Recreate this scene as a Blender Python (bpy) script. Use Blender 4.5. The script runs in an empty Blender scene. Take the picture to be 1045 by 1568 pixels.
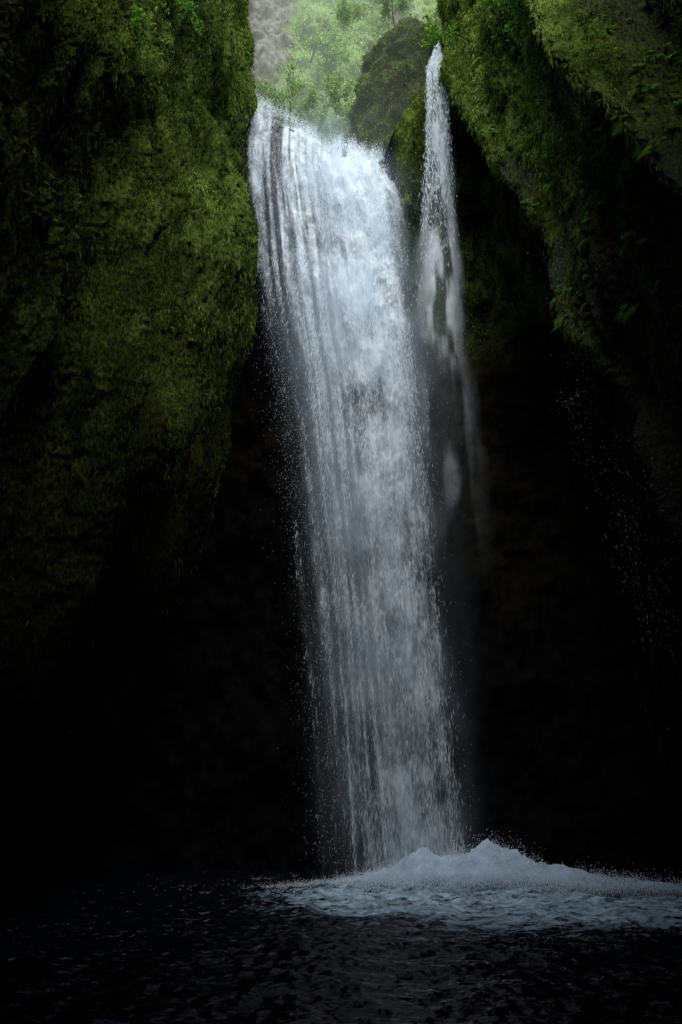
import bpy, math
import numpy as np
rng=np.random.default_rng(7)
sc=bpy.context.scene
sc.view_settings.view_transform='Standard'; sc.view_settings.look='None'; sc.view_settings.exposure=0

# ---------------- noise ----------------
PERM=rng.random((64,64,64)).astype(np.float32)
def vn(x,y,z):
    xi=np.floor(x);yi=np.floor(y);zi=np.floor(z)
    fx=x-xi;fy=y-yi;fz=z-zi
    fx=fx*fx*(3-2*fx);fy=fy*fy*(3-2*fy);fz=fz*fz*(3-2*fz)
    xi=xi.astype(int);yi=yi.astype(int);zi=zi.astype(int)
    def g(a,b,c): return PERM[(xi+a)&63,(yi+b)&63,(zi+c)&63]
    c00=g(0,0,0)*(1-fx)+g(1,0,0)*fx; c10=g(0,1,0)*(1-fx)+g(1,1,0)*fx
    c01=g(0,0,1)*(1-fx)+g(1,0,1)*fx; c11=g(0,1,1)*(1-fx)+g(1,1,1)*fx
    return (c00*(1-fy)+c10*fy)*(1-fz)+(c01*(1-fy)+c11*fy)*fz
def fbm(x,y,z,o=4):
    s=0;a=.5;t=0
    for i in range(o):
        s=s+a*vn(x+i*17.3,y+i*9.1,z+i*5.7);t+=a;a*=.5;x=x*2.03;y=y*2.03;z=z*2.03
    return s/t
def ss(a,b,x):
    t=np.clip((x-a)/(b-a),0,1);return t*t*(3-2*t)

def make_mesh(name,V,Q,mat,attrs=None,smooth=True,parent=None):
    V=np.asarray(V,dtype=np.float32);Q=np.asarray(Q,dtype=np.int32)
    me=bpy.data.meshes.new(name);n=Q.shape[1]
    me.vertices.add(len(V));me.vertices.foreach_set('co',V.ravel())
    me.loops.add(Q.size);me.loops.foreach_set('vertex_index',Q.ravel())
    me.polygons.add(len(Q))
    me.polygons.foreach_set('loop_start',np.arange(0,Q.size,n,dtype=np.int32))
    me.polygons.foreach_set('loop_total',np.full(len(Q),n,dtype=np.int32))
    me.polygons.foreach_set('use_smooth',np.full(len(Q),smooth))
    me.update(calc_edges=True)
    for k,a in (attrs or {}).items():
        at=me.attributes.new(k,'FLOAT','POINT');at.data.foreach_set('value',np.asarray(a,dtype=np.float32).ravel())
    me.materials.append(mat)
    ob=bpy.data.objects.new(name,me);sc.collection.objects.link(ob)
    if parent: ob.parent=parent
    return ob
def grid_quads(nr,nc):
    i=np.arange(nr-1)[:,None]*nc+np.arange(nc-1)[None,:]
    return np.stack([i,i+1,i+nc+1,i+nc],-1).reshape(-1,4)

# ---------------- materials ----------------
class NT:
    def __init__(s,name):
        s.m=bpy.data.materials.new(name);s.m.use_nodes=True;s.t=s.m.node_tree;s.t.nodes.clear()
        s.out=s.n('ShaderNodeOutputMaterial')
    def n(s,ty,**k):
        nd=s.t.nodes.new(ty)
        for a,b in k.items(): setattr(nd,a,b)
        return nd
    def l(s,a,b): s.t.links.new(a,b)
    def attr(s,nm): return s.n('ShaderNodeAttribute',attribute_name=nm).outputs['Fac']
    def math(s,op,a,b=None,clamp=False):
        nd=s.n('ShaderNodeMath',operation=op,use_clamp=clamp)
        for i,v in enumerate([a,b]):
            if v is None: continue
            if isinstance(v,(int,float)): nd.inputs[i].default_value=v
            else: s.l(v,nd.inputs[i])
        return nd.outputs[0]
    def noise(s,scale,detail=4,vec=None,scl=(1,1,1),dist=0,rough=.5):
        tc=s.n('ShaderNodeTexCoord');mp=s.n('ShaderNodeMapping');mp.inputs['Scale'].default_value=scl
        s.l(tc.outputs['Object'],mp.inputs['Vector'])
        nz=s.n('ShaderNodeTexNoise');nz.inputs['Scale'].default_value=scale;nz.inputs['Detail'].default_value=detail
        nz.inputs['Distortion'].default_value=dist;nz.inputs['Roughness'].default_value=rough
        s.l(mp.outputs[0],nz.inputs['Vector']);return nz.outputs['Fac']
    def ramp(s,fac,stops):
        r=s.n('ShaderNodeValToRGB');e=r.color_ramp.elements
        while len(e)<len(stops): e.new(.5)
        for i,(p,c) in enumerate(stops):
            e[i].position=p;e[i].color=(*c,1) if len(c)==3 else c
        s.l(fac,r.inputs[0]);return r.outputs[0]
    def mix(s,f,a,b):
        nd=s.n('ShaderNodeMix',data_type='RGBA')
        if isinstance(f,(int,float)): nd.inputs[0].default_value=f
        else: s.l(f,nd.inputs[0])
        for i,v in ((6,a),(7,b)):
            if isinstance(v,tuple): nd.inputs[i].default_value=(*v,1)
            else: s.l(v,nd.inputs[i])
        return nd.outputs[2]

def cliff_mat(name,mossA,mossB,mossC,rockA,rockB,brown=(.016,.014,.005)):
    k=NT(name);b=k.n('ShaderNodeBsdfDiffuse')
    n1=k.noise(2.2,4,scl=(1,1,.45));n2=k.noise(16,4,scl=(1,1,.45))
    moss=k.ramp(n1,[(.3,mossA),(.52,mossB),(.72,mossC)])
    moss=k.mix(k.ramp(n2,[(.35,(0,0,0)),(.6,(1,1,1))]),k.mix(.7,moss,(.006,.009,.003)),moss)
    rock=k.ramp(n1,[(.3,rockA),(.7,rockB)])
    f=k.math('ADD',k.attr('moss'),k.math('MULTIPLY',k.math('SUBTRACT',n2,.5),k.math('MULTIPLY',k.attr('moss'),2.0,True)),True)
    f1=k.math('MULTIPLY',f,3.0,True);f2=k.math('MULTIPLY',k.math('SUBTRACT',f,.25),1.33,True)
    col=k.mix(f2,k.mix(f1,rock,brown),moss)  # low mask values turn moss dim brown, lower-wall shade put into colour
    k.l(col,b.inputs['Color'])
    bp=k.n('ShaderNodeBump');bp.inputs['Strength'].default_value=.9;bp.inputs['Distance'].default_value=.07
    k.l(n2,bp.inputs['Height']);k.l(bp.outputs[0],b.inputs['Normal'])
    if name=='wet_mossy_basalt':
        gl=k.n('ShaderNodeBsdfGlossy');gl.inputs['Color'].default_value=(.5,.5,.5,1);gl.inputs['Roughness'].default_value=.35
        k.l(bp.outputs[0],gl.inputs['Normal']);mx=k.n('ShaderNodeMixShader')
        k.l(k.math('MULTIPLY',k.math('SUBTRACT',1.0,f),.025),mx.inputs[0]);k.l(b.outputs[0],mx.inputs[1]);k.l(gl.outputs[0],mx.inputs[2])
        k.l(mx.outputs[0],k.out.inputs[0]);return k.m
    k.l(b.outputs[0],k.out.inputs[0]);return k.m
def leaf_mat(name,stops,trans=.35):
    k=NT(name);b=k.n('ShaderNodeBsdfDiffuse')
    c=k.ramp(k.attr('tint'),stops)
    k.l(c,b.inputs['Color']);t=k.n('ShaderNodeBsdfTranslucent');k.l(c,t.inputs[0])
    m=k.n('ShaderNodeMixShader');m.inputs[0].default_value=trans
    k.l(b.outputs[0],m.inputs[1]);k.l(t.outputs[0],m.inputs[2]);k.l(m.outputs[0],k.out.inputs[0]);return k.m

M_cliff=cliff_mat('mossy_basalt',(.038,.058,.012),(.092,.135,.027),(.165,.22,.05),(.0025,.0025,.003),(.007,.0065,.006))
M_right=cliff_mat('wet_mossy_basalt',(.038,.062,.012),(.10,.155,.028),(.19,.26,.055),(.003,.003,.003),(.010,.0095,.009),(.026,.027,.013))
M_far=cliff_mat('haze_paled_mossy_cliff',(.16,.23,.09),(.30,.41,.15),(.42,.54,.22),(.12,.11,.10),(.24,.22,.20),(.17,.18,.09))  # slot haze and brightness put into these pale colours
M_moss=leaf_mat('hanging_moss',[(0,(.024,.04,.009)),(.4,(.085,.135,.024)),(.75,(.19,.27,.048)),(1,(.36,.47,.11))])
M_leaf=leaf_mat('bright_leaves',[(0,(.07,.16,.02)),(.5,(.16,.35,.04)),(1,(.30,.55,.08))],.45)
M_farleaf=leaf_mat('haze_paled_leaves',[(0,(.15,.26,.07)),(.5,(.34,.52,.16)),(1,(.54,.70,.30))],.35)  # leaf colours paled to carry the haze of the slot

def spray_mat(name,alpha_attr,col=(.84,.9,.95),tr_=.12):
    k=NT(name);d=k.n('ShaderNodeBsdfDiffuse');d.inputs[0].default_value=(*col,1)
    t=k.n('ShaderNodeBsdfTranslucent');t.inputs[0].default_value=(*col,1)
    m=k.n('ShaderNodeMixShader');m.inputs[0].default_value=tr_
    k.l(d.outputs[0],m.inputs[1]);k.l(t.outputs[0],m.inputs[2])
    if alpha_attr:
        tr=k.n('ShaderNodeBsdfTransparent');mm=k.n('ShaderNodeMixShader')
        k.l(k.attr(alpha_attr),mm.inputs[0]);k.l(tr.outputs[0],mm.inputs[1]);k.l(m.outputs[0],mm.inputs[2])
        k.l(mm.outputs[0],k.out.inputs[0])
    else: k.l(m.outputs[0],k.out.inputs[0])
    return k.m
M_sheet=spray_mat('falling_water_sheet','dens',(.85,.93,.99))
M_drop=spray_mat('white_water',None,(.82,.91,.98))
M_mist=spray_mat('soft_mist','dens',(.62,.77,.92),.2)
M_haze=spray_mat('slot_mist','dens',(.78,.9,.75),.2)

# ---------------- cliffs ----------------
def cliff(name,plan,side,mat):
    plan=np.array(plan,float)
    seg=np.r_[0,np.cumsum(np.hypot(*np.diff(plan,axis=0).T))]
    L=seg[-1]
    s=np.linspace(0,L,4000);X=np.interp(s,seg,plan[:,0]);Y=np.interp(s,seg,plan[:,1])
    ker=np.hanning(181);ker/=ker.sum()
    Xs=np.convolve(np.pad(X,90,'edge'),ker,'valid');Ys=np.convolve(np.pad(Y,90,'edge'),ker,'valid')
    w=np.where((Ys>6)&(Ys<25),1.0,.14);c=np.cumsum(w);c=(c-c[0])/(c[-1]-c[0])
    NP=540;NZ=800
    idx=np.interp(np.linspace(0,1,NP),c,np.arange(4000))
    px=np.interp(idx,np.arange(4000),Xs);py=np.interp(idx,np.arange(4000),Ys)
    tx=np.gradient(px);ty=np.gradient(py);l=np.hypot(tx,ty);tx/=l;ty/=l
    nx,ny=(-ty,tx) if side<0 else (ty,-tx)
    mid=np.argmin(abs(py-10))
    if nx[mid]*side>0: nx,ny=-nx,-ny
    H=28+20*ss(4,17,py)
    q=np.linspace(0,1,NZ)[:,None]
    Z=-1.5+q*(H[None,:]+1.5)
    PX=px[None,:]+0*Z;PY=py[None,:]+0*Z
    d=np.zeros_like(Z)
    big=fbm(PX*.28,PY*.28,Z*.2,3)-.5
    d+=big*2.0
    rdg=1-2*np.abs(fbm(PX*.75+3,PY*.75,Z*.09,3)-.5)
    if side<0:
        z0=np.interp(PY,[-20,6,11,13.5,15,18,22],[-2,0,1.5,7,8.5,9.5,11.5])
        d-=2.8*(1-ss(-10,2,Z-z0))*ss(8,14,PY)
        d-=2.2*np.exp(-((PY-15.6)/1.0)**2)*(1-.5*ss(28,36,Z))*ss(9,15,Z)
        d+=1.1*np.exp(-((PY-13.1-(Z-15)*.04)/1.0)**2)
        d+=1.4*np.exp(-((PY-18.9)/1.5)**2-((Z-20.5)/4.5)**2)
        d-=1.6*np.exp(-((PY-19.4)/1.6)**2-((Z-27.5)/2.2)**2)
        d+=1.5*np.exp(-((PY-16.2)/1.1)**2-((Z-11.5)/2.2)**2)
        d-=.12*np.clip(Z-31,0,30)
        d+=1.6*(rdg-.7)*(1-.6*ss(14,17,PY))
        nzm=(fbm(PX*.6,PY*.6,Z*.3,3)-.5)
        moss=.28*ss(-7,0,Z-z0)+.72*ss(0,12,Z-z0+nzm*8)  # mask holds moss cover plus painted dimming of the lower wall
        moss=np.where(PY<13.5,.28*ss(0,6,Z)+.72*ss(4,19,Z+nzm*9),moss)  # near wall likewise: moss cover with its downward darkening painted in
    else:
        ze=8.4+(PY-13.9)*3.3+1.5
        ze=np.where(PY>20.5,8.4+6.6*3.3+1.5+(PY-20.5)*.2,ze)
        ze=np.maximum(ze,-6)
        e=Z-ze
        d-=4.2*(1-ss(-6.5,1.0,e))
        d+=.5*np.exp(-((e-1.2)/1.4)**2)
        zr=24+(PY-12.4)*3.05
        rg=ss(5,8,PY)*(1-ss(13.5,15.5,PY))
        d+=1.1*np.exp(-((Z-zr)/.8)**2)*rg
        d-=.8*np.exp(-((Z-zr+3.2)/1.6)**2)*rg
        d-=.9*ss(.5,3,Z-zr)*rg
        d+=.8*(rdg-.7)
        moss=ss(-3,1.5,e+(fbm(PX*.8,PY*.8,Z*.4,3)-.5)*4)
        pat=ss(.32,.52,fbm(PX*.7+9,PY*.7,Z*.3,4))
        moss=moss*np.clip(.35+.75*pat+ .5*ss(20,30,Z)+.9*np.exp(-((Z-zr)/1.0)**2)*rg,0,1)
        moss*=.25+.75*ss(9,17,Z)  # lower right face darkened, shade painted through the moss mask
    mm=.25+.75*moss
    ph=Z/1.7+5*fbm(PX*1.3,PY*1.3,Z*.30,3);f=ph-np.floor(ph);d+=mm*.13*np.where(f<.15,f/.15,(1-f)/.85)
    ph=Z/.5+6*fbm(PX*2.8+5,PY*2.8,Z*.8,3);f=ph-np.floor(ph);d+=mm*.11*np.where(f<.2,f/.2,(1-f)/.8)
    d+=mm*.55*(np.abs(fbm(PX*1.4,PY*1.4,Z*.16,3)-.5)*2)
    d+=mm*.45*(fbm(PX*3.2,PY*3.2,Z*.40,4)-.5)
    d+=.14*(fbm(PX*2.6,PY*2.6,Z*.9,4)-.5)
    d+=.12*(fbm(PX*8,PY*8,Z*3.0,3)-.5)
    fl=np.clip((q-.965)/.035,0,1)**1.5*25
    d=d-fl
    V=np.stack([PX+nx*d,PY+ny*d,Z],-1)
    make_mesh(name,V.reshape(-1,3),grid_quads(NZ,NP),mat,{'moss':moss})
    return V,moss
LV,Lm=cliff('mossy_cliff',[(-22,31),(-8,26.5),(-4.7,23.3),(-4.3,20.5),(-5.1,17.5),(-6.3,14.5),(-6.4,12.3),(-7.4,9),(-8.2,4),(-8,-4),(-5,-11),(1,-14)],-1,M_cliff)
RV,Rm=cliff('mossy_cliff',[(22,31),(9,26),(6.0,23.3),(5.5,20.5),(6.5,17.5),(7.1,14),(7.0,11),(7.2,8),(7.8,4),(8,-4),(5,-11),(-1,-14)],1,M_right)

# added roof slab, out of view, blocks sun from pool and lower fall
nr=140
U,Vv=np.meshgrid(np.linspace(-16,16,nr),np.linspace(0,2*np.pi,121))
yc,zc=-10.0,28.0
ry=10.5+2.0*(fbm(U*.25,Vv*0+2,Vv*0,3)-.5);rz=3.0
Yr=yc+ry*np.sign(np.cos(Vv))*np.abs(np.cos(Vv))**.8;Zr=zc+rz*np.sin(Vv)+(fbm(U*.4,Yr*.4,Vv*0,4)-.5)*1.5
make_mesh('added_shade_roof',np.stack([U,Yr,Zr],-1).reshape(-1,3),grid_quads(121,nr),M_cliff,{'moss':np.full(U.shape,.4)})

# rock wall behind fall
lipx=[-14,-6,-4.7,-4.25,-3.6,-3.2,-2.2,-1.2,-.6,-.2,.5,1.2,1.85,2.3,3.5,4.1,4.7,6,14];lipz=[37,36,34.4,33.5,32.7,32.3,31.6,30.6,29.6,30.1,29.9,29.2,29.4,30.4,32.7,34.8,36.5,38,40]
def lip(x): return np.interp(x,lipx,lipz)
nx_=400
xs=np.linspace(-12,13,nx_)
t=np.linspace(0,1,540)
LZ=lip(xs)
X=np.broadcast_to(xs,(540,nx_)).copy();T=t[:,None]
down=np.clip((T-.12)/.88,0,1);Zb=np.where(T<.12,LZ[None,:]-.2+(.12-T)*10,LZ[None,:]-.2-down*(LZ[None,:]+1.2))
Yb=np.where(T<.12,22.2+(.12-T)/.12*14,22.2+3.2*ss(0,.35,down))
Yb=Yb-1.4*np.exp(-((X+4.0)/.7)**2-((Zb-25)/2.0)**2)
n=fbm(X*.6,Yb*.6,Zb*.5,4)-.5
Yb=Yb-n*1.8*ss(0,.05,down)-.6*(fbm(X*2.5,Yb,Zb*1.2,4)-.5)
rib=np.exp(-((X-3.0)/.8)**2)*ss(14,30,Zb);Yb-=rib*1.0
bm=np.clip(ss(2.2,2.8,X)*ss(18,27,Zb),0,1)*.9+.12*ss(.45,.6,fbm(X*.5,Zb*.25,X*0,3))*ss(4,14,Zb)
bm=np.clip(bm,0,1)
BV=np.stack([X,Yb,Zb],-1)
make_mesh('rock_wall',BV.reshape(-1,3),grid_quads(540,nx_),M_cliff,{'moss':bm})

# far upstream gorge side
nxf,nzf=360,640
Xf,Zf=np.meshgrid(np.linspace(-16,16,nxf),np.linspace(26,100,nzf))
Yf=28.5+(Zf-28)*.24
Yf-=(fbm(Xf*.35,Zf*.3,Zf*0+3,4)-.5)*5
Yf-=(fbm(Xf*1.3,Zf*.35,Zf*0+7,5)-.5)*1.3
fm=np.clip(ss(.28,.42,fbm(Xf*.35+4,Zf*.2,Zf*0+9,3)),0,1)
fm=fm*ss(-5.0,-3.2,Xf+(fbm(Xf,Zf*.5,Zf*0,3)-.5)*2.5)
FV=np.stack([Xf,Yf,Zf],-1)
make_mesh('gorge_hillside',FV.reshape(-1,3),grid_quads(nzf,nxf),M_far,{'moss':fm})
U,Zo=np.meshgrid(np.linspace(0,1,300),np.linspace(28,49,380))
rx=np.interp(Zo,[28,33,37,41,45,48,49],[4.9,4.6,4.1,3.5,2.6,1.3,.1])
Xo=4.3-rx*np.cos(np.pi*U);Yo=28.5-4.2*np.sin(np.pi*U)*np.interp(Zo,[28,44,49],[1,1,.3])+(Zo-30)*.05
nn=(fbm(Xo*.5,Yo*.5,Zo*.45,4)-.5)*2.4+.7*(fbm(Xo*1.8,Yo*1.8,Zo*1.0,4)-.5)
ph=Zo/2.6+Xo*.3+3.5*fbm(Xo*.5,Yo*.5,Zo*.3,3);f=ph-np.floor(ph);nn+=.35*np.where(f<.15,f/.15,(1-f)/.85)
Xo=Xo-np.cos(np.pi*U)*nn*.8;Yo=Yo-np.sin(np.pi*U)*nn*.8
OV=np.stack([Xo,Yo,Zo],-1)
om=np.clip(.25+.65*ss(.35,.6,fbm(Xo*.7,Yo*.7,Zo*.7,3)),0,.9)
make_mesh('mossy_rock_outcrop',OV.reshape(-1,3),grid_quads(380,300),M_cliff,{'moss':om})

# ---------------- moss blades ----------------
def rnd_unit(n):
    v=rng.normal(size=(n,3));return v/np.linalg.norm(v,axis=1,keepdims=True)
def grid_normals(V):
    a=np.gradient(V,axis=1);b=np.gradient(V,axis=0);n=np.cross(a,b);return n/np.maximum(np.linalg.norm(n,axis=-1,keepdims=True),1e-6)
def blades(P,N,length,width,tint,droop=.9,spread=.6):
    n=len(P)
    out=N*.55+rnd_unit(n)*spread;out/=np.linalg.norm(out,axis=1,keepdims=True)
    dn=np.array([0,0,-1.])
    mid=P+out*length[:,None]*.45+dn*length[:,None]*.15
    end=mid+ (out*(1-droop)+dn*droop)*length[:,None]*.6
    sd=np.cross(out,rnd_unit(n));sd/=np.linalg.norm(sd,axis=1,keepdims=True);sd*=width[:,None]*.5
    V=np.stack([P-sd*.4,P+sd*.4,mid-sd,mid+sd,end-sd*.25,end+sd*.25],1).reshape(-1,3)
    b=np.arange(n)[:,None]*6
    Q=np.concatenate([b+np.array([[0,1,3,2]]),b+np.array([[2,3,5,4]])],0)
    return V,Q,np.repeat(tint,6)
def scatter(V,w,n):
    a=np.linalg.norm(np.cross(np.gradient(V,axis=1),np.gradient(V,axis=0)),axis=-1)
    p=(a*w).ravel();p/=p.sum()
    i=np.searchsorted(np.cumsum(p),rng.random(n));return np.clip(i,0,p.size-1)
cen=np.array([0,10,0.])
def wall_moss(name,V,m,n,side):
    N=grid_normals(V)
    s=np.sign(((cen-V)*N)[...,:2].sum(-1));N=N*np.where(s==0,1,s)[...,None]
    vis=((V[...,1]>6)&(V[...,1]<24)&(V[...,2]>2)&(V[...,2]<44)).astype(float)
    cl=ss(.4,.62,fbm(V[...,0]*2.4,V[...,1]*2.4,V[...,2]*1.0,3))
    w=vis*(np.clip(m-.2,0,1)+.02)**1.3*(.12+cl)
    i=scatter(V,w,n)
    P=V.reshape(-1,3)[i]+rng.normal(size=(n,3))*.04;Nn=N.reshape(-1,3)[i];mi=m.ravel()[i]
    dist=np.linalg.norm(P-np.array([0,0,1.7]),axis=1)
    ln=rng.uniform(.10,.32,n)*(dist/20)**.5;wd=rng.uniform(.015,.042,n)
    pt=fbm(P[:,0]*1.1,P[:,1]*1.1,P[:,2]*.5,3)
    ti=np.clip(-.05+ (pt-.3)*1.7+rng.normal(size=n)*.17+.016*(P[:,2]-15),0,1)*np.clip(.25+mi,0,1)  # random tone, plus light falloff down the wall put into the tint
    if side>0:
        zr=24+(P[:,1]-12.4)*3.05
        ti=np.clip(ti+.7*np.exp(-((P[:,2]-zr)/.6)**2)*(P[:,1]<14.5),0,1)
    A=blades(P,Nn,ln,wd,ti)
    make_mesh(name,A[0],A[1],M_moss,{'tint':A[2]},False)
    return N
LN=wall_moss('hanging_moss',LV,Lm,240000,-1)
RN=wall_moss('hanging_moss',RV,Rm,230000,1)
BN=grid_normals(BV);BN*=np.sign(-BN[...,1:2]+1e-9)
i=scatter(BV,(bm>.4)*(BV[...,0]<7)*(BV[...,2]>16),14000);P=BV.reshape(-1,3)[i]
A=blades(P,BN.reshape(-1,3)[i],rng.uniform(.08,.2,14000),rng.uniform(.02,.04,14000),np.clip(rng.normal(.6,.25,14000),0,1))
make_mesh('rib_moss',A[0],A[1],M_moss,{'tint':A[2]},False)
ON=grid_normals(OV);ON*=np.sign(-ON[...,1:2]+1e-9);no=30000
i=scatter(OV,om**2*ss(.4,.6,fbm(Xo*1.2,Yo*1.2,Zo*1.2,3)),no);P=OV.reshape(-1,3)[i]+rng.normal(size=(no,3))*.06
A=blades(P,ON.reshape(-1,3)[i],rng.uniform(.12,.35,no),rng.uniform(.03,.08,no),np.clip(rng.normal(.4,.22,no),0,1))
make_mesh('outcrop_moss',A[0],A[1],M_moss,{'tint':A[2]},False)

def ferns(name,V,N,w,n,size,mat):
    i=scatter(V,w,n);P=V.reshape(-1,3)[i];Nn=N.reshape(-1,3)[i]
    Vs=[];Qs=[];Ts=[];K=14;off=0
    for a in range(n):
        L=rng.uniform(*size);
        for r in range(rng.integers(2,5)):
            o=Nn[a]*.8+rnd_unit(1)[0]*.7;o[2]+=.2;o/=np.linalg.norm(o)
            tt=np.linspace(0,1,K)[:,None]
            c=P[a]+o*tt*L*.7+np.array([0,0,-1.])*tt**2*L*.7
            tan=np.gradient(c,axis=0);tan/=np.linalg.norm(tan,axis=1,keepdims=True)
            sd=np.cross(tan,Nn[a]+rnd_unit(1)[0]*.2);sd/=np.maximum(np.linalg.norm(sd,axis=1,keepdims=True),1e-5)
            wl=L*.22*np.sin(np.pi*np.clip(tt*.85+.12,0,1))
            for sg in (-1,1):
                tip=c+sd*sg*wl+tan*wl*.35-np.array([0,0,1])*wl*.2
                h=tan*L*.028
                q=np.stack([c-h,c+h,tip+h*.5,tip-h*.3],1).reshape(-1,3)
                Vs.append(q);Qs.append(np.arange(K)[:,None]*4+np.arange(4)[None,:]+off);off+=4*K
                Ts.append(np.full(4*K,rng.random()))
    make_mesh(name,np.concatenate(Vs),np.concatenate(Qs),mat,{'tint':np.concatenate(Ts)},False)
wR=((RV[...,1]>8)&(RV[...,1]<22)&(RV[...,2]>12)&(RV[...,2]<42))*Rm*ss(.45,.58,fbm(RV[...,0]*.7,RV[...,1]*.7,RV[...,2]*.5,2))
ferns('fern_mass',RV,RN,wR,1700,(.18,.48),M_leaf)
wL=((LV[...,1]>7)&(LV[...,1]<22)&(LV[...,2]>14)&(LV[...,2]<42))*Lm*ss(.52,.62,fbm(LV[...,0]*.7,LV[...,1]*.7,LV[...,2]*.5,2))
ferns('fern_mass',LV,LN,wL,260,(.2,.45),M_leaf)

FN=grid_normals(FV);FN*=np.sign(-FN[...,1:2])
w=fm*(.12+ss(.35,.6,fbm(Xf*.8,Zf*.8,Zf*0+2,3)))*((Zf<80)&(Xf<6)&(Xf>-9))
nF=70000
i=scatter(FV,w,nF);P=FV.reshape(-1,3)[i]+rng.normal(size=(nF,3))*.25;ti=np.clip((fbm(P[:,0]*.7,P[:,1],P[:,2]*.7,3)-.5)*1.8+.5+rng.normal(size=nF)*.18,0,1)
A=blades(P,FN.reshape(-1,3)[i],rng.uniform(.15,.35,nF),rng.uniform(.07,.16,nF),ti,.6,.9)
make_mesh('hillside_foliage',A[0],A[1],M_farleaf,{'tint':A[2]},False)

kb=NT('bark');bb=kb.n('ShaderNodeBsdfPrincipled');kb.l(kb.ramp(kb.noise(8),[(.3,(.03,.022,.015)),(.7,(.09,.07,.05))]),bb.inputs['Base Color']);kb.l(bb.outputs[0],kb.out.inputs[0]);M_bark=kb.m
def tree(name,base,dirv,L,nb,nl,mat,leaf=.12):
    par=bpy.data.objects.new(name,None);sc.collection.objects.link(par)
    cu=bpy.data.curves.new('limbs','CURVE');cu.dimensions='3D';cu.bevel_depth=1;cu.bevel_resolution=1
    pts=[]
    dirv=np.array(dirv,float);dirv/=np.linalg.norm(dirv)
    def limb(p,d,l,r,lev):
        K=7;c=[np.array(p,float)];dd=np.array(d,float)
        for k in range(K-1):
            dd=dd+rng.normal(size=3)*.16+np.array([0,0,.03]);dd/=np.linalg.norm(dd);c.append(c[-1]+dd*l/(K-1))
        sp=cu.splines.new('POLY');sp.points.add(K-1)
        for k in range(K): sp.points[k].co=(*c[k],1);sp.points[k].radius=r*(1-.8*k/(K-1))
        if lev>0:
            for b in range(nb):
                k=rng.integers(1,K);limb(c[k],dd*.5+rnd_unit(1)[0]*.9,l*.5,r*.45,lev-1)
        if lev<2: pts.extend(c[2:])
    limb(base,dirv,L,.012*L+.015,2)
    ob=bpy.data.objects.new('limbs',cu);cu.materials.append(M_bark);sc.collection.objects.link(ob);ob.parent=par
    pts=np.array(pts);i=rng.integers(0,len(pts),nl);P=pts[i]+rng.normal(size=(nl,3))*L*.05
    nn=rnd_unit(nl)*.5+np.array([0,-.2,.6])
    A=blades(P,nn,rng.uniform(.7,1.4,nl)*leaf,rng.uniform(.6,1.1,nl)*leaf,np.clip(rng.normal(.5,.25,nl),0,1),.3,.8)
    make_mesh('leaves',A[0],A[1],mat,{'tint':A[2]},False,par)
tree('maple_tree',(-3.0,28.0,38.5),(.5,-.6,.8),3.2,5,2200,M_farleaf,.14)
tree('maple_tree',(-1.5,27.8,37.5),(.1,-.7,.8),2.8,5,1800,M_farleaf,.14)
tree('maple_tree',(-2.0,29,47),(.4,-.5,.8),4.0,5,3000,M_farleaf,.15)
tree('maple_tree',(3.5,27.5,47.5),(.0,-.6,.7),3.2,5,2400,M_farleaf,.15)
tree('vine_maple_shrub',(6.1,15.5,27.0),(-.7,-.5,-.1),1.6,4,550,M_leaf,.11)
tree('vine_maple_shrub',(5.5,18.5,32.0),(-.7,-.4,-.1),1.5,4,500,M_leaf,.11)
tree('vine_maple_shrub',(-5.6,14.0,26.0),(.8,-.4,0),1.4,4,380,M_leaf,.11)
tree('vine_maple_shrub',(-5.8,12.5,22.3),(.7,-.4,-.1),1.1,3,220,M_leaf,.09)
tree('vine_maple_shrub',(-5.9,11.6,20.6),(.7,-.4,-.1),1.1,3,220,M_leaf,.09)

# ---------------- waterfall ----------------
wf=bpy.data.objects.new('waterfall',None);sc.collection.objects.link(wf)
zk=np.array([.1,4.3,8.4,13.1,15.9,18.8,22.1,25.7,28,33.5])
le=np.array([-.78,-1.05,-1.5,-2.14,-2.55,-3.2,-3.65,-4.0,-4.15,-4.35]);re=np.array([3.85,3.6,3.45,3.4,3.4,3.4,3.2,2.7,2.1,1.95])
ck=np.array([2.4,2.0,1.75,1.55,1.35,1.15,1.05,.95,.8,.6])
def left(z): return np.interp(z,zk,le)
def right(z): return np.interp(z,zk,re)
def core(z): return np.interp(z,zk,ck)
def dens(s,z):
    x=left(z)+s*(right(z)-left(z))
    wob=.10*(fbm(s*0+1,z*.35,s*0,4)-.5)
    edge_=ss(0,.25,s+wob)*(1-ss(.70,1,s+wob))
    tp=ss(24,29,z);edge_=edge_*(1-tp)+tp*ss(0,.05,s)*(1-ss(.93,1,s))
    top=ss(17,27,z)
    wc=np.interp(z,[0,10,20,28],[.85,.8,.9,1.4])
    c=np.exp(-((x-core(z))/wc)**2)
    st=fbm(s*8,z*.05,s*0+.5,3);st2=fbm(s*34,z*.13,s*0+3,3)
    base=(.065+.13*top)*(ss(.35,.65,st)*2.2+.2)*(.3+1.1*ss(.35,.65,st2))
    lump=.3+1.3*ss(.33,.68,fbm(x*1.3+.4*np.sin(z),z*.85,z*0+8,4))
    out=edge_*(base+ (.27+.28*ss(5,20,z)+1.2*top)*c*(lump*(1-.5*top)+.5*top)+.30*top*(.15+1.35*ss(.35,.65,st2)))
    return out,x
def fall_y(x,z,lz=None):
    dd=np.clip(lip(np.clip(x,-4.3,1.9))-z,-1,40)
    return 20.9+1.3*np.exp(-np.clip(dd,0,40)/1.8)
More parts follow.
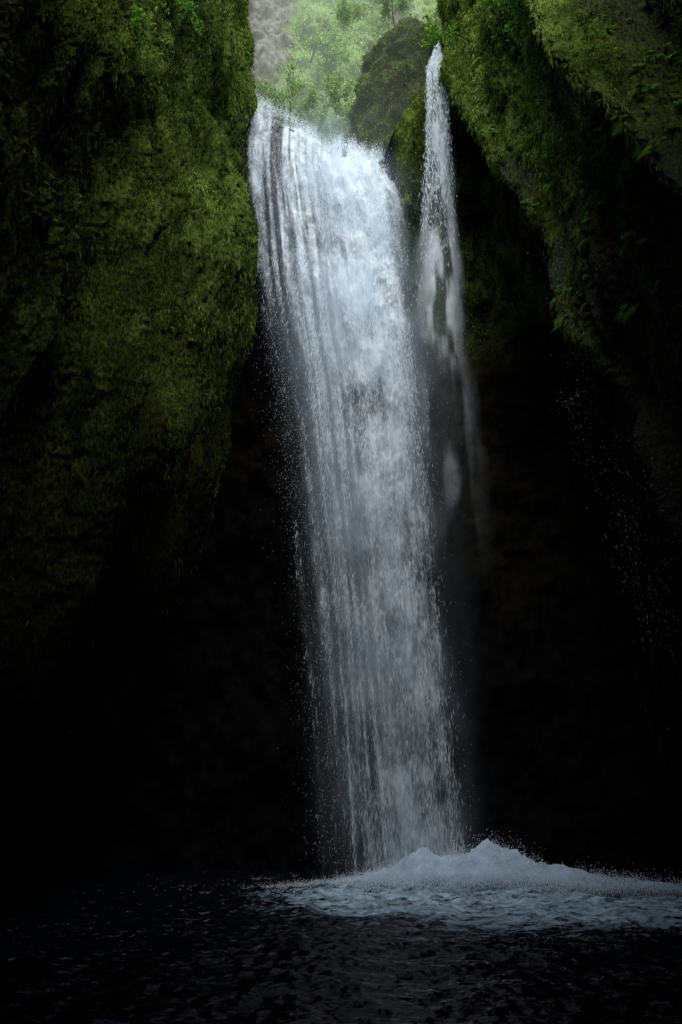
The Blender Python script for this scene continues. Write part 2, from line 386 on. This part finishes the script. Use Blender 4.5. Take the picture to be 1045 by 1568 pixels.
for li,(yo,k,seed) in enumerate([(0,.85,0),(.4,.55,5)]):
    NR,NC=1100,330
    S=np.broadcast_to(np.linspace(0,1,NC),(NR,NC));T=np.linspace(0,1,NR)[:,None]
    ltop=lip(-4.35+S*6.3)+.15+.35*(fbm(S*9+seed,S*0,S*0,3)-.5)
    Z=ltop*(1-T)
    D,Xx=dens(S,Z)
    Xx=Xx+.08*(fbm(S*20+seed,Z*.8,Z*0,3)-.5)
    lum=fbm(Xx*1.6+seed,Z*.7,Z*0+seed,4)-.5
    Yy=fall_y(Xx,Z)+yo-lum*1.1-.25*(fbm(S*26,Z*.6,Z*0+seed,3)-.5)
    fine=fbm(S*70+seed,Z*1.3,Z*0+seed,4)
    med=fbm(S*22+seed,Z*.3,Z*0+seed,3)
    D=D*k*(.5+1.0*ss(.25,.75,med))*(.5+1.0*ss(.3,.7,fine))
    D=(1-np.exp(-1.7*np.clip(D,0,9)))*ss(0,.006,T)
    make_mesh('water_sheet',np.stack([Xx,Yy,Z],-1).reshape(-1,3),grid_quads(NR,NC),M_sheet,{'dens':D},True,wf)
def strands(name,X,Y,Z,ln,wd,par=wf,mat=M_drop):
    n=len(X);P=np.stack([X,Y,Z],1);a=rng.normal(size=n)*.5
    sd=np.stack([np.cos(a),np.sin(a)*.8,rng.normal(size=n)*.2],1)*wd[:,None]*.5
    up=np.stack([rng.normal(size=n)*.06,rng.normal(size=n)*.25-.0,np.ones(n)],1)*ln[:,None]*.5
    V=np.stack([P-up,P+sd,P+up,P-sd],1).reshape(-1,3)
    return make_mesh(name,V,np.arange(n)[:,None]*4+np.arange(4)[None,:],mat,None,False,par)
def sample(n):
    m=n*10;s=rng.random(m);z=rng.uniform(0,33.5,m)
    D,x=dens(s,z);ok=(z<lip(np.clip(x,-4.3,1.9))+.1)
    cl=ss(.38,.65,fbm(s*28,z*.5,z*0+2,3))
    keep=ok&(rng.random(m)<D*(.15+cl)*.7);j=np.where(keep)[0][:n];return s[j],x[j],z[j]
s,x,z=sample(75000);n=len(s)
y=fall_y(x,z)+rng.normal(size=n)*.35-.1
strands('water_strands',x,y,z,rng.uniform(.05,.35,n)*(1-.4*ss(20,28,z)),rng.uniform(.005,.012,n))
n=6500;z=rng.uniform(.5,31,n);sidev=rng.random(n)<.8
x=np.where(sidev,left(z)+.7+rng.normal(size=n)*.5,right(z)-.5+rng.normal(size=n)*.4)
strands('spatter_drops',x,20.9+rng.normal(size=n)*.4,z,rng.uniform(.02,.05,n),rng.uniform(.005,.012,n))
n=5000;x=rng.uniform(-4.3,1.9,n);z=lip(x)+np.abs(rng.normal(size=n))*.18-.1+.3*(fbm(x*3,x*0,x*0,2)-.5)
strands('crest_spray',x,21.9+rng.normal(size=n)*.2,z,rng.uniform(.02,.08,n),rng.uniform(.01,.025,n))
NR,NC=160,80
for yo in (-.9,.9):
    S=np.broadcast_to(np.linspace(-1,1,NC),(NR,NC));Z=np.broadcast_to(np.linspace(31,0,NR)[:,None],(NR,NC))
    Xc=(left(Z)+right(Z))/2+.35;W=(right(Z)-left(Z))/2+.9
    D=.24*np.exp(-(S/.48)**2)*(1-ss(.5,1,np.abs(S)))*(1-ss(26,31,Z))*(.2+1.4*ss(.3,.7,fbm(S*2.5,Z*.35,Z*0+yo,4)))
    make_mesh('mist_veil',np.stack([Xc+S*W,20.9+yo+S*0,Z],-1).reshape(-1,3),grid_quads(NR,NC),M_mist,{'dens':D},True,wf)

# drifting mist in the upstream slot
ms=bpy.data.objects.new('mist',None);sc.collection.objects.link(ms)
for yo,k in ((24.0,.04),(27.0,.13)):
    Xm,Zm=np.meshgrid(np.linspace(-7,7,80),np.linspace(28,62,100))
    D=k*ss(-7,-4,Xm)*(1-ss(4,7,Xm))*ss(28,31,Zm)*(1-ss(52,62,Zm))*(.4+1.2*fbm(Xm*.3,Zm*.2,Xm*0+yo,3))
    make_mesh('drifting_mist',np.stack([Xm,yo+.5*fbm(Xm*.3,Zm*.3,Xm*0,2),Zm],-1).reshape(-1,3),grid_quads(100,80),M_haze,{'dens':D},True,ms)

sf=bpy.data.objects.new('side_waterfall',None);sc.collection.objects.link(sf)
def sfx(z): return np.interp(z,[12,20,25,29,33.8,36.2],[3.8,3.9,4.1,4.35,4.55,4.75])
n=8000;z=36.2-20*rng.random(n)**1.6
st=rng.choice([-.5,-.38,-.2,-.05,.12,.3,.42],n,p=[.2,.2,.15,.15,.12,.1,.08])*np.interp(z,[12,30,34,36.2],[1.5,1.0,.9,.2])
x=sfx(z)+st+rng.normal(size=n)*np.interp(z,[12,28,36],[.4,.08,.03])
keep=rng.random(n)<ss(19,31,z);x=x[keep];z=z[keep];n=len(z)
strands('side_strands',x,20.9+rng.normal(size=n)*.12+.5*ss(33,36,z),z,rng.uniform(.08,.4,n),rng.uniform(.008,.018,n),sf)
NR,NC=400,90
S=np.broadcast_to(np.linspace(-1,1,NC),(NR,NC));Z=np.broadcast_to(np.linspace(36.1,6,NR)[:,None],(NR,NC))
D=.55*np.exp(-(S/.5)**2)*(1-ss(.6,1,np.abs(S)))*ss(7,27,Z)*(.18+1.4*ss(.38,.7,fbm(S*4,Z*.4,Z*0,3)))*ss(0,1,(36.1-Z))
make_mesh('side_sheet',np.stack([sfx(Z)+S*np.interp(Z,[6,20,30,36],[1.9,1.5,.75,.15]),21.1+.3*fbm(S*3,Z,Z*0,3),Z],-1).reshape(-1,3),grid_quads(NR,NC),M_sheet,{'dens':np.clip(D,0,1)},True,sf)

n=3000
yy=rng.uniform(8,16,n);zz=8.4+(yy-13.9)*3.2+rng.exponential(2.2,n)-1;xx=6.0+rng.normal(size=n)*.25
ok=(zz>2)&(rng.random(n)<ss(.35,.6,fbm(yy*1.2,zz*.3,yy*0,3)))
strands('cliff_drips',xx[ok],yy[ok],zz[ok],rng.uniform(.02,.09,ok.sum()),rng.uniform(.004,.010,ok.sum()),None)

# ---------------- pool ----------------
kw=NT('pool_water');b=kw.n('ShaderNodeBsdfPrincipled');b.inputs['Base Color'].default_value=(.002,.004,.006,1);b.inputs['Roughness'].default_value=.08;b.inputs['IOR'].default_value=1.33
bp=kw.n('ShaderNodeBump');bp.inputs['Strength'].default_value=1.0;bp.inputs['Distance'].default_value=.06
kw.l(kw.noise(9,5,scl=(.6,1.2,1)),bp.inputs['Height']);kw.l(bp.outputs[0],b.inputs['Normal'])
fo=kw.n('ShaderNodeBsdfDiffuse');fo.inputs[0].default_value=(.45,.61,.74,1)
nn=kw.noise(2.6,9,scl=(.5,1.0,1),dist=1.4,rough=.74)
f=kw.math('MULTIPLY',kw.math('ADD',kw.math('MULTIPLY',kw.attr('foam_glint'),1.05),kw.math('MULTIPLY',kw.math('SUBTRACT',nn,.64),4.5)),kw.math('MULTIPLY',kw.attr('foam_glint'),1.1,True),True)
mx=kw.n('ShaderNodeMixShader');kw.l(f,mx.inputs[0]);kw.l(b.outputs[0],mx.inputs[1]);kw.l(fo.outputs[0],mx.inputs[2]);kw.l(mx.outputs[0],kw.out.inputs[0])
ny,nx2=900,680
gx=np.linspace(-13,13,nx2);gy=np.interp(np.linspace(0,1,ny),[0,.06,1],[-16,4,27])
X,Y=np.meshgrid(gx,gy)
def wave(x,y):
    r=np.hypot(x-2.5,y-20)
    a=.16+.20*np.exp(-(r/5)**2)
    w=(1-2*np.abs(fbm(x*.8+3,y*1.3,x*0,4)-.5))*.9
    w2=(1-2*np.abs(fbm(x*2.6,y*4.0,x*0+5,3)-.5))*.45
    w3=(1-2*np.abs(fbm(x*7,y*10.0,x*0+2,2)-.5))*.16
    return a*(w+w2+w3-1.1)+.05*np.sin(r*2.2+3*fbm(x*.5,y*.5,x*0,2))*np.exp(-r/9)
Z=wave(X,Y)
foam_glint=np.exp(-(((X-2.8)/3.6)**2+((Y-17.8)/5.0)**2))+.85*np.exp(-((Y-(16.6-.3*(X-3)))/3.0)**2)*ss(-3.5,1,X)
foam_glint=np.clip(foam_glint,0,1)+.10*ss(4,12,Y)*ss(-8,0,X)  # foam, plus a faint base that paints bluish highlights on the ripples
make_mesh('pool_water_surface',np.stack([X,Y,Z],-1).reshape(-1,3),grid_quads(ny,nx2),kw.m,{'foam_glint':foam_glint})
kr=NT('river_bed');b=kr.n('ShaderNodeBsdfPrincipled');kr.l(kr.ramp(kr.noise(2),[(.3,(.02,.02,.018)),(.7,(.05,.045,.04))]),b.inputs['Base Color']);kr.l(b.outputs[0],kr.out.inputs[0])
make_mesh('ground',[(-300,-300,-1.4),(300,-300,-1.4),(300,300,-1.4),(-300,300,-1.4)],[[0,1,2,3]],kr.m)

sp=bpy.data.objects.new('splash_foam',None);sc.collection.objects.link(sp)
ex=np.array([-2,-.8,.4,1.4,2.3,3.1,3.9,4.6,5.3,6.2,7.5,9.5]);eh=np.array([0,.12,.28,.45,.75,.75,1.0,.9,.5,.45,.35,.2])
def env(x,y): 
    yl=np.interp(x,[0,4,9],[20.1,19.7,16.9]);return np.interp(x,ex,eh)*np.exp(-((y-yl)/.85)**2)
n=45000
x=rng.normal(3.3,2.2,n);yl=np.interp(x,[0,4,9],[20.1,19.7,16.9]);y=yl+rng.normal(size=n)*.6
z=env(x,y)*(.2+.9*fbm(x*2,y*2,x*0,3))+rng.exponential(1,n)*.10*(.2+np.interp(x,ex,eh))
strands('splash_drops',x,y,z,rng.uniform(.012,.04,n),rng.uniform(.008,.022,n),sp)
gx=np.linspace(-2.5,10,520);gy=np.linspace(14.5,22.5,330);X,Y=np.meshgrid(gx,gy)
for j,kk in ((0,1.0),(1,.75)):
    h=env(X,Y-(j*.5))*(.15+1.5*fbm(X*1.3+j*7,Y*1.3,X*0,6)**1.1)*kk*1.15
    D=np.clip(h*2.8-.25,0,1)*np.clip(.25+1.1*fbm(X*3,Y*3,X*0+j*5,5),0,1)*.92
    make_mesh('foam_mound',np.stack([X,Y,h-.03],-1).reshape(-1,3),grid_quads(330,520),M_mist,{'dens':D},True,sp)

# ---------------- light / camera ----------------
el,az=math.radians(50),math.radians(176)
w=bpy.data.worlds.new('World');sc.world=w;w.use_nodes=True;nt=w.node_tree;bg=nt.nodes['Background']
sky=nt.nodes.new('ShaderNodeTexSky');sky.sky_type='NISHITA';sky.sun_disc=False;sky.sun_elevation=el;sky.sun_rotation=az
nt.links.new(sky.outputs[0],bg.inputs[0]);bg.inputs[1].default_value=.15
sd=bpy.data.lights.new('sun','SUN');sd.energy=5;sd.angle=math.radians(50);sd.color=(1,.985,.95)
so=bpy.data.objects.new('sun',sd);sc.collection.objects.link(so)
from mathutils import Vector
dirto=Vector((math.sin(az)*math.cos(el),math.cos(az)*math.cos(el),math.sin(el)))
so.rotation_euler=dirto.to_track_quat('Z','Y').to_euler()
cd=bpy.data.cameras.new('camera');cam=bpy.data.objects.new('camera',cd);sc.collection.objects.link(cam)
cd.sensor_fit='VERTICAL';cd.sensor_height=36;cd.lens=24;cd.clip_end=2000;cd.clip_start=.05
cam.location=(0,0,1.7);cam.rotation_euler=(math.radians(114),0,0);sc.camera=cam
